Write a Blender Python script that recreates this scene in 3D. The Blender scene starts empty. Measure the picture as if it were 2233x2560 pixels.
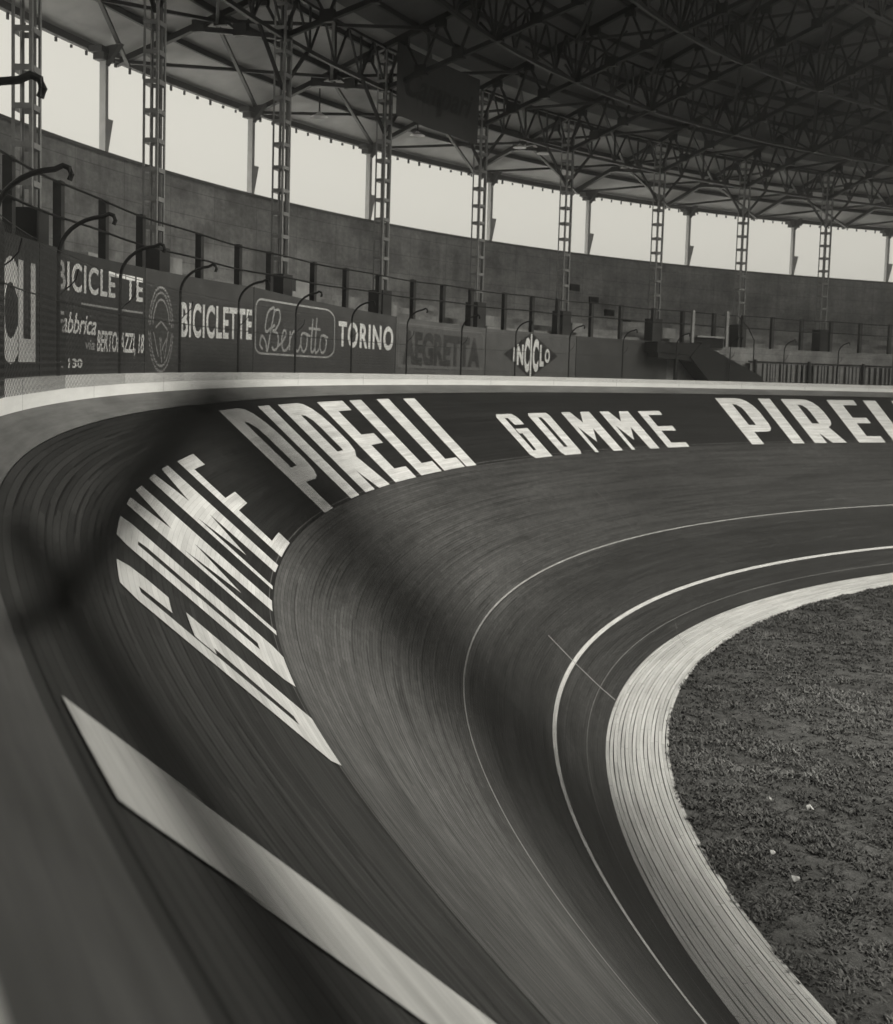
import bpy, bmesh, math, random
import numpy as np
from mathutils import Vector, Matrix
random.seed(7); rng = np.random.default_rng(11)
sc = bpy.context.scene
COL = sc.collection
Z0 = 5.70                       # height of the camera reference above the infield

# ------------------------------------------------------------------ camera
F_PX = 2923.94; PITCH = 0.0802693; ROLL = 0.0303201; YAW = 0.5278865
fw = Vector((math.sin(YAW)*math.cos(PITCH), math.cos(YAW)*math.cos(PITCH), -math.sin(PITCH)))
rt = Vector((math.cos(YAW), -math.sin(YAW), 0.0)); up0 = rt.cross(fw)
rx = rt*math.cos(ROLL) + up0*math.sin(ROLL); uy = up0*math.cos(ROLL) - rt*math.sin(ROLL)
cd = bpy.data.cameras.new('camera'); cam = bpy.data.objects.new('camera', cd); COL.objects.link(cam)
m = Matrix((rx, uy, -fw)).transposed().to_4x4(); m.translation = Vector((0, 0, Z0)); cam.matrix_world = m
cd.sensor_fit = 'HORIZONTAL'; cd.sensor_width = 36.0; cd.lens = F_PX/2233.0*36.0
cd.shift_x = (1116.5-1137.0)/2233.0; cd.shift_y = (1154.0-1280.0)/2233.0
cd.clip_start = 0.01; cd.clip_end = 2000
cd.dof.use_dof = True; cd.dof.focus_distance = 9.5; cd.dof.aperture_fstop = 5.3
sc.camera = cam

# ------------------------------------------------------------------ world, sun, exposure
TINT = (1.0, 0.972, 0.868)
w = bpy.data.worlds.new('World'); sc.world = w; w.use_nodes = True
nt = w.node_tree; nt.nodes.clear()
N = lambda t, **k: _n(nt, t, **k)
def _n(tree, t, **k):
    n = tree.nodes.new(t)
    for a, b in k.items(): setattr(n, a, b)
    return n
SUN_EL, SUN_AZ = math.radians(32), math.radians(138)   # azimuth clockwise from +Y
sky = N('ShaderNodeTexSky', sky_type='NISHITA', sun_disc=False, sun_elevation=SUN_EL, sun_rotation=SUN_AZ)
sky.air_density = 2.0; sky.dust_density = 6.0
bw = N('ShaderNodeRGBToBW'); nt.links.new(sky.outputs[0], bw.inputs[0])
tc = N('ShaderNodeTexCoord'); sx = N('ShaderNodeSeparateXYZ'); nt.links.new(tc.outputs['Generated'], sx.inputs[0])
grad = N('ShaderNodeMapRange'); grad.inputs[1].default_value = 0.36; grad.inputs[2].default_value = 0.9
grad.inputs[3].default_value = 0.75; grad.inputs[4].default_value = 5.2
nt.links.new(sx.outputs[2], grad.inputs[0])          # an overcast dome: brightest overhead
skm = N('ShaderNodeMath', operation='MULTIPLY'); skm.inputs[1].default_value = 0.003; nt.links.new(bw.outputs[0], skm.inputs[0])
add = N('ShaderNodeMath', operation='ADD'); nt.links.new(grad.outputs[0], add.inputs[0]); nt.links.new(skm.outputs[0], add.inputs[1])
mulc = N('ShaderNodeVectorMath', operation='SCALE'); mulc.inputs[0].default_value = TINT; nt.links.new(add.outputs[0], mulc.inputs['Scale'])
bg = N('ShaderNodeBackground'); bg.inputs[1].default_value = 1.0; nt.links.new(mulc.outputs[0], bg.inputs[0])
out = N('ShaderNodeOutputWorld'); nt.links.new(bg.outputs[0], out.inputs[0])
sd = bpy.data.lights.new('sun', 'SUN'); sd.energy = 2.5; sd.angle = math.radians(25); sd.color = TINT
so_ = bpy.data.objects.new('sun', sd); COL.objects.link(so_)
so_.rotation_euler = Vector((math.sin(SUN_AZ)*math.cos(SUN_EL), math.cos(SUN_AZ)*math.cos(SUN_EL), math.sin(SUN_EL))).to_track_quat('Z', 'Y').to_euler()
sc.view_settings.view_transform = 'Standard'; sc.view_settings.look = 'None'
sc.view_settings.exposure = 0.0; sc.view_settings.gamma = 1.0
sc.cycles.max_bounces = 6
sc.render.filter_size = 1.9

# ------------------------------------------------------------------ the bend: arc length s, offset o towards the infield, height z
K0, K1, K2 = 1.1425739, 0.1894088, -0.5639461
SS = np.linspace(-100, 160, 5201); DS = SS[1]-SS[0]
_u = np.clip(SS, 0, 60)/50; _k = (K0+K1*_u+K2*_u*_u)/32
_k[SS > 76] = 0.0; _k[SS < -26] = 0.0
_h = np.concatenate([[0], np.cumsum((_k[1:]+_k[:-1])/2*DS)]); i0 = int(np.argmin(abs(SS))); _h -= _h[i0]
_x = np.concatenate([[0], np.cumsum((np.sin(_h[1:])+np.sin(_h[:-1]))/2*DS)]); _x -= _x[i0]
_y = np.concatenate([[0], np.cumsum((np.cos(_h[1:])+np.cos(_h[:-1]))/2*DS)]); _y -= _y[i0]
def P3(s, o, z):
    s = np.asarray(s, float); o = np.asarray(o, float); z = np.asarray(z, float)
    x = np.interp(s, SS, _x); y = np.interp(s, SS, _y); h = np.interp(s, SS, _h)
    x, y, z = np.broadcast_arrays(x+o*np.cos(h), y-o*np.sin(h), z+Z0)
    return np.stack([x, y, z], -1)
def P(s, o, z): return Vector(P3(s, o, z).tolist())
def heading(s): return float(np.interp(s, SS, _h))
def dirs(s):                    # tangent and inward unit vectors
    h = heading(s); return Vector((math.sin(h), math.cos(h), 0)), Vector((math.cos(h), -math.sin(h), 0))
PRO = [(.31, -.59), (1.92, -2.04), (3.97, -3.90), (5.19, -4.97), (5.66, -5.35), (5.94, -5.55)]
PO = np.array([a for a, b in PRO]); PZ = np.array([b for a, b in PRO])
PT = np.concatenate([[0], np.cumsum(np.hypot(np.diff(PO), np.diff(PZ)))])
def bank(t): return np.interp(t, PT, PO), np.interp(t, PT, PZ)
def t_of_o(o): return float(np.interp(o, PO, PT))
def roofz(o): return 6.15 + .33*(o+5.3)

# ------------------------------------------------------------------ mesh helpers
class MB:
    def __init__(self): self.v = []; self.f = []
    def add(self, vs, fs):
        n = len(self.v); self.v += [tuple(p) for p in vs]; self.f += [tuple(i+n for i in q) for q in fs]
    def quad(self, a, b, c, d): self.add([a, b, c, d], [(0, 1, 2, 3)])
    def box(self, c, ax, ay, az, sx, sy, sz):
        c = Vector(c); X = ax*sx/2; Y = ay*sy/2; Z = az*sz/2
        vs = [c+i*X+j*Y+k*Z for k in (-1, 1) for j in (-1, 1) for i in (-1, 1)]
        self.add(vs, [(0, 2, 3, 1), (4, 5, 7, 6), (0, 1, 5, 4), (2, 6, 7, 3), (0, 4, 6, 2), (1, 3, 7, 5)])
    def bar(self, a, b, w, d=None, up=Vector((0, 0, 1))):
        a = Vector(a); b = Vector(b); L = (b-a)
        if L.length < 1e-6: return
        t = L.normalized()
        s = t.cross(up)
        if s.length < 1e-3: s = t.cross(Vector((1, 0, 0)))
        s.normalize(); u = s.cross(t)
        self.box((a+b)/2, t, s, u, L.length, w, d or w)
    def tube(self, path, r, n=6, caps=True):
        path = [Vector(p) for p in path]; rings = []
        for i, p in enumerate(path):
            t = (path[min(i+1, len(path)-1)]-path[max(i-1, 0)]).normalized()
            a = t.cross(Vector((0, 0, 1)))
            if a.length < 1e-2: a = t.cross(Vector((.3, 1, 0)))
            a.normalize()
            if i and a.dot(pa) < 0: a = -a
            pa = a; b = a.cross(t); rr = r[i] if isinstance(r, (list, tuple)) else r
            rings.append([p+(a*math.cos(2*math.pi*k/n)+b*math.sin(2*math.pi*k/n))*rr for k in range(n)])
        vs = [v for q in rings for v in q]; fs = []
        for i in range(len(rings)-1):
            for k in range(n): fs.append((i*n+k, i*n+(k+1) % n, (i+1)*n+(k+1) % n, (i+1)*n+k))
        if caps: fs.append(tuple(range(n))[::-1]); fs.append(tuple((len(rings)-1)*n+k for k in range(n)))
        self.add(vs, fs)
    def build(self, name, mat, parent=None, smooth=False):
        me = bpy.data.meshes.new(name); me.from_pydata([tuple(v) for v in self.v], [], self.f); me.update()
        return link(name, me, mat, parent, smooth)
def link(name, me, mat, parent=None, smooth=False):
    if mat: me.materials.append(mat)
    if smooth: me.polygons.foreach_set('use_smooth', [True]*len(me.polygons))
    o = bpy.data.objects.new(name, me); COL.objects.link(o)
    if parent: o.parent = parent
    return o
def empty(name):
    o = bpy.data.objects.new(name, None); COL.objects.link(o); return o
def tag(o, label=None, cat=None, group=None, kind=None):
    if label: o['label'] = label
    if cat: o['category'] = cat
    if group: o['group'] = group
    if kind: o['kind'] = kind
    return o
def copy_tree(o, parent=None):
    c = o.copy(); COL.objects.link(c)
    if parent: c.parent = parent
    for ch in list(o.children): copy_tree(ch, c)
    return c
def sheet(name, mat, ss, prof, parent=None, uv0=0.0, smooth=True):
    """ribbon swept along the bend: prof = [(o,z)...]; UV = (s, slope length in metres)"""
    ss = np.asarray(ss); o = np.array([a for a, b in prof]); z = np.array([b for a, b in prof])
    V = P3(ss[:, None], o[None], z[None]).reshape(-1, 3); n = len(o); m_ = len(ss)
    L = np.concatenate([[0], np.cumsum(np.hypot(np.diff(o), np.diff(z)))])+uv0
    F = [(i*n+j, i*n+j+1, (i+1)*n+j+1, (i+1)*n+j) for i in range(m_-1) for j in range(n-1)]
    me = bpy.data.meshes.new(name); me.from_pydata(V.tolist(), [], F)
    uv = me.uv_layers.new(name='UVMap'); li = np.array([l.vertex_index for l in me.loops])
    uv.data.foreach_set('uv', np.stack([ss[li//n], L[li % n]], -1).ravel())
    return link(name, me, mat, parent, smooth)

# ------------------------------------------------------------------ materials
MATS = {}
class NB:
    def __init__(self, name, rough=.7, spec=.3):
        self.m = bpy.data.materials.new(name); self.m.use_nodes = True; self.t = self.m.node_tree
        self.b = self.t.nodes['Principled BSDF']; self.b.inputs['Roughness'].default_value = rough
        self.b.inputs['Specular IOR Level'].default_value = spec
        MATS[name] = self.m
    def n(self, t, **k): return _n(self.t, t, **k)
    def l(self, a, b): self.t.links.new(a, b)
    def math(self, op, a, b=None, c=None):
        q = self.n('ShaderNodeMath', operation=op)
        for i, x in enumerate((a, b, c)):
            if x is None: continue
            if isinstance(x, (int, float)): q.inputs[i].default_value = x
            else: self.l(x, q.inputs[i])
        return q.outputs[0]
    def vec(self, x, y, z=0.0):
        q = self.n('ShaderNodeCombineXYZ')
        for i, v in enumerate((x, y, z)):
            if isinstance(v, (int, float)): q.inputs[i].default_value = v
            else: self.l(v, q.inputs[i])
        return q.outputs[0]
    def noise(self, vec, scale=5, detail=3, rough=.55):
        q = self.n('ShaderNodeTexNoise'); q.inputs['Scale'].default_value = scale; q.inputs['Detail'].default_value = detail
        q.inputs['Roughness'].default_value = rough; self.l(vec, q.inputs['Vector']); return q.outputs[0]
    def white(self, vec):
        q = self.n('ShaderNodeTexWhiteNoise', noise_dimensions='3D'); self.l(vec, q.inputs['Vector']); return q.outputs['Value']
    def remap(self, v, a, b, c, d):
        q = self.n('ShaderNodeMapRange')
        for i, x in enumerate((a, b, c, d)): q.inputs[i+1].default_value = x
        self.l(v, q.inputs[0]); return q.outputs[0]
    def base(self, v):
        if isinstance(v, (int, float)): self.b.inputs['Base Color'].default_value = (v, v, v, 1)
        else:
            q = self.n('ShaderNodeCombineColor')
            for i in range(3): self.l(v, q.inputs[i])
            self.l(q.outputs[0], self.b.inputs['Base Color'])
        return self.m
    def bump(self, h, strength=.3, dist=.01):
        q = self.n('ShaderNodeBump'); q.inputs['Strength'].default_value = strength; q.inputs['Distance'].default_value = dist
        self.l(h, q.inputs['Height']); self.l(q.outputs[0], self.b.inputs['Normal'])
    def uv(self):
        q = self.n('ShaderNodeTexCoord'); s = self.n('ShaderNodeSeparateXYZ'); self.l(q.outputs['UV'], s.inputs[0]); return s.outputs[0], s.outputs[1]
    def obj(self): return self.n('ShaderNodeTexCoord').outputs['Object']

def planks(nb, u, v, pw=.045, plen=3.2, gap=.07):
    """long narrow planks: returns (per-plank random, gap mask, grain, fine board tone)"""
    vs = nb.math('DIVIDE', v, pw); row = nb.math('FLOOR', vs); fr = nb.math('FRACT', vs)
    rr = nb.white(nb.vec(row, 3.3)); us = nb.math('ADD', nb.math('DIVIDE', u, plen), nb.math('MULTIPLY', rr, 7.0))
    seg = nb.math('FLOOR', us); rnd = nb.white(nb.vec(row, seg, 1.0))
    g = nb.math('LESS_THAN', fr, gap); fs = nb.math('FRACT', us)
    g2 = nb.math('LESS_THAN', fs, .0025); gm = nb.math('MAXIMUM', g, g2)
    grain = nb.noise(nb.vec(nb.math('MULTIPLY', u, 3.5), nb.math('MULTIPLY', v, 60.0)), 1.0, 5, .7)
    return rnd, gm, grain, rr

# banked wooden boards: the advertising zone at the top is painted near-black, the rest is bare dark wood
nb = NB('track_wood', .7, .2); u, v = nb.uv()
rnd, gm, grain, rr = planks(nb, u, v, .042, 2.6, .12)
spot = nb.noise(nb.vec(nb.math('MULTIPLY', u, 2.2), nb.math('MULTIPLY', v, 5.0)), 1.0, 6, .75)
bignoise = nb.noise(nb.vec(nb.math('MULTIPLY', u, .16), nb.math('MULTIPLY', v, .9)), 1.0, 4, .6)
streak = nb.noise(nb.vec(nb.math('MULTIPLY', u, .8), nb.math('MULTIPLY', v, 12.0)), 1.0, 5, .65)
bare = nb.math('MULTIPLY', nb.remap(bignoise, .3, .7, .060, .095), nb.remap(rnd, 0, 1, .78, 1.24))
bare = nb.math('MULTIPLY', bare, nb.remap(u, 7, 34, 1.38, .62))  # brighter light on the near bank put into the wood colour, fading along the bend
bare = nb.math('MULTIPLY', bare, nb.remap(streak, .3, .72, .93, 1.07))
bare = nb.math('MULTIPLY', bare, nb.remap(spot, .36, .60, .80, 1.10))
bare = nb.math('MULTIPLY', bare, nb.remap(grain, .3, .75, .7, 1.3))
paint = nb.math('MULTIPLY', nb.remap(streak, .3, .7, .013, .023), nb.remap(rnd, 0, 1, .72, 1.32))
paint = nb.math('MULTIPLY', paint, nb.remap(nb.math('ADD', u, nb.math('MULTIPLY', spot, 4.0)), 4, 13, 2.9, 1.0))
edge = nb.remap(v, 2.19, 2.195, 0, 1)
colr = nb.math('ADD', nb.math('MULTIPLY', bare, edge), nb.math('MULTIPLY', paint, nb.math('SUBTRACT', 1.0, edge)))
# the riding lanes along the foot of the bank are darker with rubber
rub = nb.remap(v, 4.6, 5.4, 1.0, .52)
colr = nb.math('MULTIPLY', colr, rub)
# now and then a seam has opened wider and filled with dirt, for part of its length
vs_ = nb.math('DIVIDE', v, .042); row_ = nb.math('FLOOR', vs_); fr_ = nb.math('FRACT', vs_)
open_ = nb.math('LESS_THAN', nb.white(nb.vec(row_, nb.math('FLOOR', nb.math('ADD', nb.math('DIVIDE', u, 2.1), nb.math('MULTIPLY', nb.white(nb.vec(row_, 8.8)), 5.0))), 2.0)), .17)
seam = nb.math('MULTIPLY', open_, nb.math('LESS_THAN', fr_, .36)); colr = nb.math('MULTIPLY', colr, nb.math('SUBTRACT', 1.0, nb.math('MULTIPLY', seam, .58)))
colr = nb.math('MULTIPLY', colr, nb.math('SUBTRACT', 1.0, nb.math('MULTIPLY', gm, .65)))
nb.base(colr); nb.bump(nb.math('SUBTRACT', nb.math('MULTIPLY', grain, .5), gm), .35, .004)
nb.l(nb.remap(streak, .3, .7, .60, .82), nb.b.inputs['Roughness'])

nb = NB('paint_white', .6, .3); u, v = nb.uv()
rnd, gm, grain, rr = planks(nb, u, v)
wear = nb.noise(nb.vec(nb.math('MULTIPLY', u, .9), nb.math('MULTIPLY', v, 7.0)), 1.0, 5, .6)
c = nb.math('MULTIPLY', nb.remap(rnd, 0, 1, .66, .80), nb.remap(wear, .25, .6, .72, 1.03))
c = nb.math('MULTIPLY', c, nb.math('SUBTRACT', 1.0, nb.math('MULTIPLY', gm, .28)))
nb.base(c); nb.bump(nb.math('SUBTRACT', nb.math('MULTIPLY', grain, .5), gm), .3, .003)

nb = NB('line_white', .6, .3); u, v = nb.uv()
c = nb.remap(nb.noise(nb.vec(nb.math('MULTIPLY', u, 1.5), nb.math('MULTIPLY', v, 30.0)), 1.0, 4, .7), .3, .7, .34, .62); nb.base(c)
nb = NB('line_faint', .6, .3); u, v = nb.uv()
c = nb.remap(nb.noise(nb.vec(nb.math('MULTIPLY', u, 2.5), nb.math('MULTIPLY', v, 30.0)), 1.0, 4, .7), .3, .7, .07, .17); nb.base(c)
nb = NB('line_thin', .6, .3); u, v = nb.uv()
c = nb.remap(nb.noise(nb.vec(nb.math('MULTIPLY', u, 2.0), nb.math('MULTIPLY', v, 30.0)), 1.0, 4, .7), .3, .7, .20, .42); nb.base(c)

nb = NB('apron_wood', .75, .2); u, v = nb.uv()
row = nb.math('FLOOR', nb.math('MULTIPLY', v, 1/.056))
us = nb.math('ADD', nb.math('DIVIDE', u, 2.4), nb.math('MULTIPLY', nb.white(nb.vec(row, 1.7)), 9.0))
rnd = nb.white(nb.vec(row, nb.math('FLOOR', us), 4.0)); jt = nb.math('LESS_THAN', nb.math('FRACT', us), .006)
grain = nb.noise(nb.vec(nb.math('MULTIPLY', u, 2.0), nb.math('MULTIPLY', v, 60.0)), 1.0, 5, .7)
dirt = nb.noise(nb.vec(nb.math('MULTIPLY', u, .5), nb.math('MULTIPLY', v, 3.0)), 1.0, 4, .6)
c = nb.math('MULTIPLY', nb.remap(rnd, 0, 1, .46, .60), nb.remap(grain, .3, .7, .85, 1.1))
c = nb.math('MULTIPLY', c, nb.remap(dirt, .3, .7, .82, 1.1)); c = nb.math('MULTIPLY', c, nb.math('SUBTRACT', 1.0, nb.math('MULTIPLY', jt, .7)))
nb.base(c); nb.bump(grain, .3, .003)

def plain(name, lo, hi, scale=4.0, rough=.7, stretch=(1, 1, 1), bump=0, spec=.3, detail=4):
    nb = NB(name, rough, spec); ob = nb.obj(); mp = nb.n('ShaderNodeMapping'); mp.inputs['Scale'].default_value = stretch
    nb.l(ob, mp.inputs[0]); f = nb.noise(mp.outputs[0], scale, detail, .6)
    nb.base(nb.remap(f, .28, .72, lo, hi))
    if bump: nb.bump(f, bump, .01)
    return nb.m
plain('under_dark', .012, .02)
plain('steel', .022, .04, 8, .55)
plain('column_steel', .18, .27, 8, .6)
plain('post_pale', .34, .45, 4, .7)
plain('steel_dark', .010, .02, 8, .5)
plain('wire', .010, .018, 30, .6)
plain('net_wire', .04, .08, 30, .5)
plain('grey_board', .17, .26, 3, .7, (1, 1, 6), .1)
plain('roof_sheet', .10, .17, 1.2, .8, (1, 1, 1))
plain('roof_sheet_lit', .28, .42, 1.2, .8, (1, 1, 1))  # same roofing made paler: light under the eave painted into its colour
plain('concrete_post', .07, .13, 3, .85, (1, 1, .6), .2)
plain('plinth', .03, .05, 3, .85)
plain('sign_dark', .030, .055, 2.5, .75)
plain('sign_mid', .045, .07, 2.5, .75)
plain('sign_grey', .085, .125, 2.5, .75)
plain('sign_grey_light', .12, .17, 2.5, .75)
plain('sign_white', .62, .82, 9, .75)
plain('sign_faded', .28, .42, 9, .75)
plain('sign_black', .015, .025, 9, .7)
plain('lamp_enamel', .6, .75, 6, .4)
plain('banner', .05, .07, 1.5, .85)
plain('banner_ink', .02, .03, 4, .85)
plain('paper', .30, .48, 20, .8)
plain('stair_dark', .006, .014, 4, .8)
plain('light_post', .22, .34, 6, .7)
nb = NB('coping_white', .7, .25); u, v = nb.uv()
jt = nb.math('LESS_THAN', nb.math('FRACT', nb.math('DIVIDE', u, 3.1)), .004)
dn = nb.noise(nb.vec(nb.math('MULTIPLY', u, 1.5), nb.math('MULTIPLY', v, 10.0)), 1.0, 5, .65)
nb.base(nb.math('MULTIPLY', nb.remap(dn, .3, .7, .70, .82), nb.math('SUBTRACT', 1.0, nb.math('MULTIPLY', jt, .6))))
nb = NB('kick_board', .7, .25); u, v = nb.uv()
dn = nb.noise(nb.vec(nb.math('MULTIPLY', u, 1.2), nb.math('MULTIPLY', v, 26.0)), 1.0, 5, .65)
dn2 = nb.noise(nb.vec(nb.math('MULTIPLY', u, .5), nb.math('MULTIPLY', v, 2.0)), 1.0, 4, .65)
nb.base(nb.math('MULTIPLY', nb.math('MULTIPLY', nb.remap(dn, .3, .7, .13, .20), nb.remap(dn2, .3, .7, .6, 1.2)), nb.remap(u, 2, 9, .75, 1.0)))
# stained concrete of the stand
nb = NB('stand_concrete', .9, .15); u, v = nb.uv()
blot = nb.noise(nb.vec(nb.math('MULTIPLY', u, .8), nb.math('MULTIPLY', v, 1.2)), 1.0, 6, .65)
run = nb.noise(nb.vec(nb.math('MULTIPLY', u, 3.5), nb.math('MULTIPLY', v, .5)), 1.0, 4, .6)
fine = nb.noise(nb.vec(nb.math('MULTIPLY', u, 9.0), nb.math('MULTIPLY', v, 9.0)), 1.0, 4, .6)
c = nb.math('MULTIPLY', nb.remap(blot, .3, .7, .12, .36), nb.remap(run, .3, .7, .75, 1.2))
c = nb.math('MULTIPLY', c, nb.remap(fine, .3, .7, .8, 1.18))
jv = nb.math('LESS_THAN', nb.math('FRACT', nb.math('DIVIDE', v, .52)), .035)
ju = nb.math('LESS_THAN', nb.math('FRACT', nb.math('DIVIDE', u, 1.45)), .012)
c = nb.math('MULTIPLY', c, nb.math('SUBTRACT', 1.0, nb.math('MULTIPLY', nb.math('MAXIMUM', jv, ju), .38)))
nb.base(c); nb.bump(blot, .3, .02)
# turf
nb = NB('turf', .95, .1); ob = nb.obj()
a = nb.noise(ob, 4.5, 6, .7); b = nb.noise(ob, .5, 3, .5)
nb.base(nb.math('MULTIPLY', nb.remap(a, .35, .65, .045, .095), nb.remap(b, .3, .7, .75, 1.3))); nb.bump(a, .8, .08)
nb = NB('grass_blade', .8, .15); at = nb.n('ShaderNodeAttribute', attribute_name='tone'); nb.base(nb.math('MULTIPLY', at.outputs['Fac'], 1.0))
nb = NB('ground', .95, .1); nb.base(nb.remap(nb.noise(nb.obj(), .3, 4, .6), .3, .7, .48, .6))
M = MATS

# ------------------------------------------------------------------ ground, infield, track
mb = MB(); R_ = 700; mb.quad((-R_, -R_, -.12), (R_, -R_, -.12), (R_, R_, -.12), (-R_, R_, -.12))
tag(mb.build('ground', M['ground']), kind='structure')
sA = np.arange(-95, 150.01, .25)
inner = P3(sA, 6.84, -5.64)
me = bpy.data.meshes.new('infield'); me.from_pydata(inner.tolist(), [], [tuple(range(len(sA)))])
tag(link('infield', me, M['turf']), kind='structure')
prof = []
for i in range(len(PRO)-1):
    for k in range(4): f = k/4; prof.append((PRO[i][0]*(1-f)+PRO[i+1][0]*f, PRO[i][1]*(1-f)+PRO[i+1][1]*f))
prof.append(PRO[-1])
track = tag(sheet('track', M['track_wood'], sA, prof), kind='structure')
sheet('kick_board', M['kick_board'], sA, [(.05, -.413), (.31, -.586)], track)
sheet('apron_base', M['under_dark'], sA, [(5.94, -5.575), (6.40, -5.645), (6.92, -5.67)], track)
# light apron planks with open joints
mb = MB(); V = []; F = []; UV = []
npl = 17; wpl = .056
for k in range(npl):
    oa = 5.945+k*wpl; ob = oa+wpl-.0085-.002*random.random()
    za = -5.555-(oa-5.94)*.09; zb = -5.555-(ob-5.94)*.09
    base_i = len(V); n = len(sA)
    jit = .004*np.sin(sA*.9+k*2.1)
    for (o_, z_) in ((oa, za-.05), (oa, za), (ob, zb), (ob, zb-.05)):
        V += P3(sA, o_+jit, z_).tolist(); UV += [(s_, (k+.1+.8*(o_ > oa))*wpl) for s_ in sA]
    for j in range(3):
        for i in range(n-1): F.append((base_i+j*n+i, base_i+(j+1)*n+i, base_i+(j+1)*n+i+1, base_i+j*n+i+1))
me = bpy.data.meshes.new('apron'); me.from_pydata(V, [], F); uvl = me.uv_layers.new(name='UVMap')
li = np.array([l.vertex_index for l in me.loops]); uvl.data.foreach_set('uv', np.array(UV)[li].ravel())
link('apron_planks', me, M['apron_wood'], track)

# lines painted round the track
def line(name, mat, o, wd, s0=-20, s1=78, lift=.004):
    t = t_of_o(o); ta, tb = t-wd/2, t+wd/2
    oa, za = bank(ta); ob, zb = bank(tb)
    return sheet(name, mat, np.arange(s0, s1, .25), [(oa+lift*.67, za+lift*.74), (ob+lift*.67, zb+lift*.74)], track, ta)
line('sprint_line', M['line_white'], 5.19, .075)
line('stayers_line', M['line_thin'], 3.97, .028)
line('measuring_line', M['line_faint'], 5.66, .016)
line('zone_edge_line', M['line_faint'], 1.90, .012)
def cross(name, mat, s0, o0, s1, o1, wd):
    mb = MB(); n = 14
    for k in range(n):
        a, b = k/n, (k+1)/n
        q = []
        for f in (a, b):
            o = o0+(o1-o0)*f; s = s0+(s1-s0)*f; z = float(np.interp(o, list(PO)+[6.9], list(PZ)+[-5.64]))
            q.append((s, o, z))
        (sa, oa, za), (sb, ob, zb) = q
        mb.quad(P(sa-wd/2, oa+.006, za+.007), P(sa+wd/2, oa+.006, za+.007), P(sb+wd/2, ob+.006, zb+.007), P(sb-wd/2, ob+.006, zb+.007))
    me = bpy.data.meshes.new(name); me.from_pydata([tuple(v) for v in mb.v], [], mb.f); me.uv_layers.new(name='UVMap')
    link(name, me, mat, track)
cross('finish_line', M['line_thin'], 21.79, 4.72, 21.64, 5.93, .045)
cross('timing_line', M['line_faint'], 29.34, 5.69, 27.6, 6.35, .02)
cross('distance_line', M['line_faint'], 31.47, 2.73, 31.73, 3.97, .014)

# ------------------------------------------------------------------ painted lettering
def shape_mesh(polys):
    """2D closed polygons (with holes) -> filled mesh (verts, faces)"""
    cu = bpy.data.curves.new('tmp', 'CURVE'); cu.dimensions = '2D'; cu.fill_mode = 'BOTH'
    for pl in polys:
        sp = cu.splines.new('POLY'); sp.points.add(len(pl)-1)
        for q, (a, b) in zip(sp.points, pl): q.co = (a, b, 0, 1)
        sp.use_cyclic_u = True
    ob = bpy.data.objects.new('tmp', cu); me = bpy.data.meshes.new_from_object(ob)
    bm = bmesh.new(); bm.from_mesh(me); bpy.data.objects.remove(ob); bpy.data.curves.remove(cu); bpy.data.meshes.remove(me)
    for f in list(bm.faces):
        if f.calc_area() < 1e-9: bm.faces.remove(f)
    return bm
def text_bm(txt, wdt, hgt, bold=.03, shear=0.0, space=1.0):
    cu = bpy.data.curves.new('tmp', 'FONT'); cu.body = txt; cu.size = 1.0; cu.offset = bold; cu.shear = shear
    cu.space_character = space; cu.resolution_u = 4
    ob = bpy.data.objects.new('tmp', cu); me = bpy.data.meshes.new_from_object(ob)
    bm = bmesh.new(); bm.from_mesh(me); bpy.data.objects.remove(ob); bpy.data.curves.remove(cu); bpy.data.meshes.remove(me)
    xs = [v.co.x for v in bm.verts]; ys = [v.co.y for v in bm.verts]
    x0, x1, y0, y1 = min(xs), max(xs), min(ys), max(ys)
    for v in bm.verts: v.co.x = (v.co.x-x0)/(x1-x0)*wdt; v.co.y = (v.co.y-y0)/(y1-y0)*hgt
    return bm
def cut(bm, stepx, stepy=None):
    for ax, st in ((0, stepx), (1, stepy)):
        if not st: continue
        a = min(v.co[ax] for v in bm.verts); b = max(v.co[ax] for v in bm.verts); k = math.ceil(a/st)
        while k*st < b:
            co = Vector((0, 0, 0)); co[ax] = k*st; no = Vector((0, 0, 0)); no[ax] = 1
            bmesh.ops.bisect_plane(bm, geom=bm.verts[:]+bm.edges[:]+bm.faces[:], plane_co=co, plane_no=no); k += 1
def to_track(name, letters, mat, lift=.005):
    """letters: list of bmesh in (s,t) metres, painted on the bank"""
    V = []; F = []; UV = []
    for bm in letters:
        cut(bm, .2, .25); n = len(V); bm.verts.index_update()
        for v in bm.verts:
            s, t = v.co.x, v.co.y; o, z = bank(t); V.append(tuple(P3(s, o+lift*.67, z+lift*.74))); UV.append((s, t))
        F += [tuple(n+v.index for v in f.verts) for f in bm.faces]; bm.free()
    me = bpy.data.meshes.new(name); me.from_pydata(V, [], F); uvl = me.uv_layers.new(name='UVMap')
    li = np.array([l.vertex_index for l in me.loops]); uvl.data.foreach_set('uv', np.array(UV)[li].ravel())
    return link(name, me, mat, track)
T0, T1 = .15, 2.18; H = T1-T0; G0, G1 = .70, 2.17; GH = G1-G0
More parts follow.
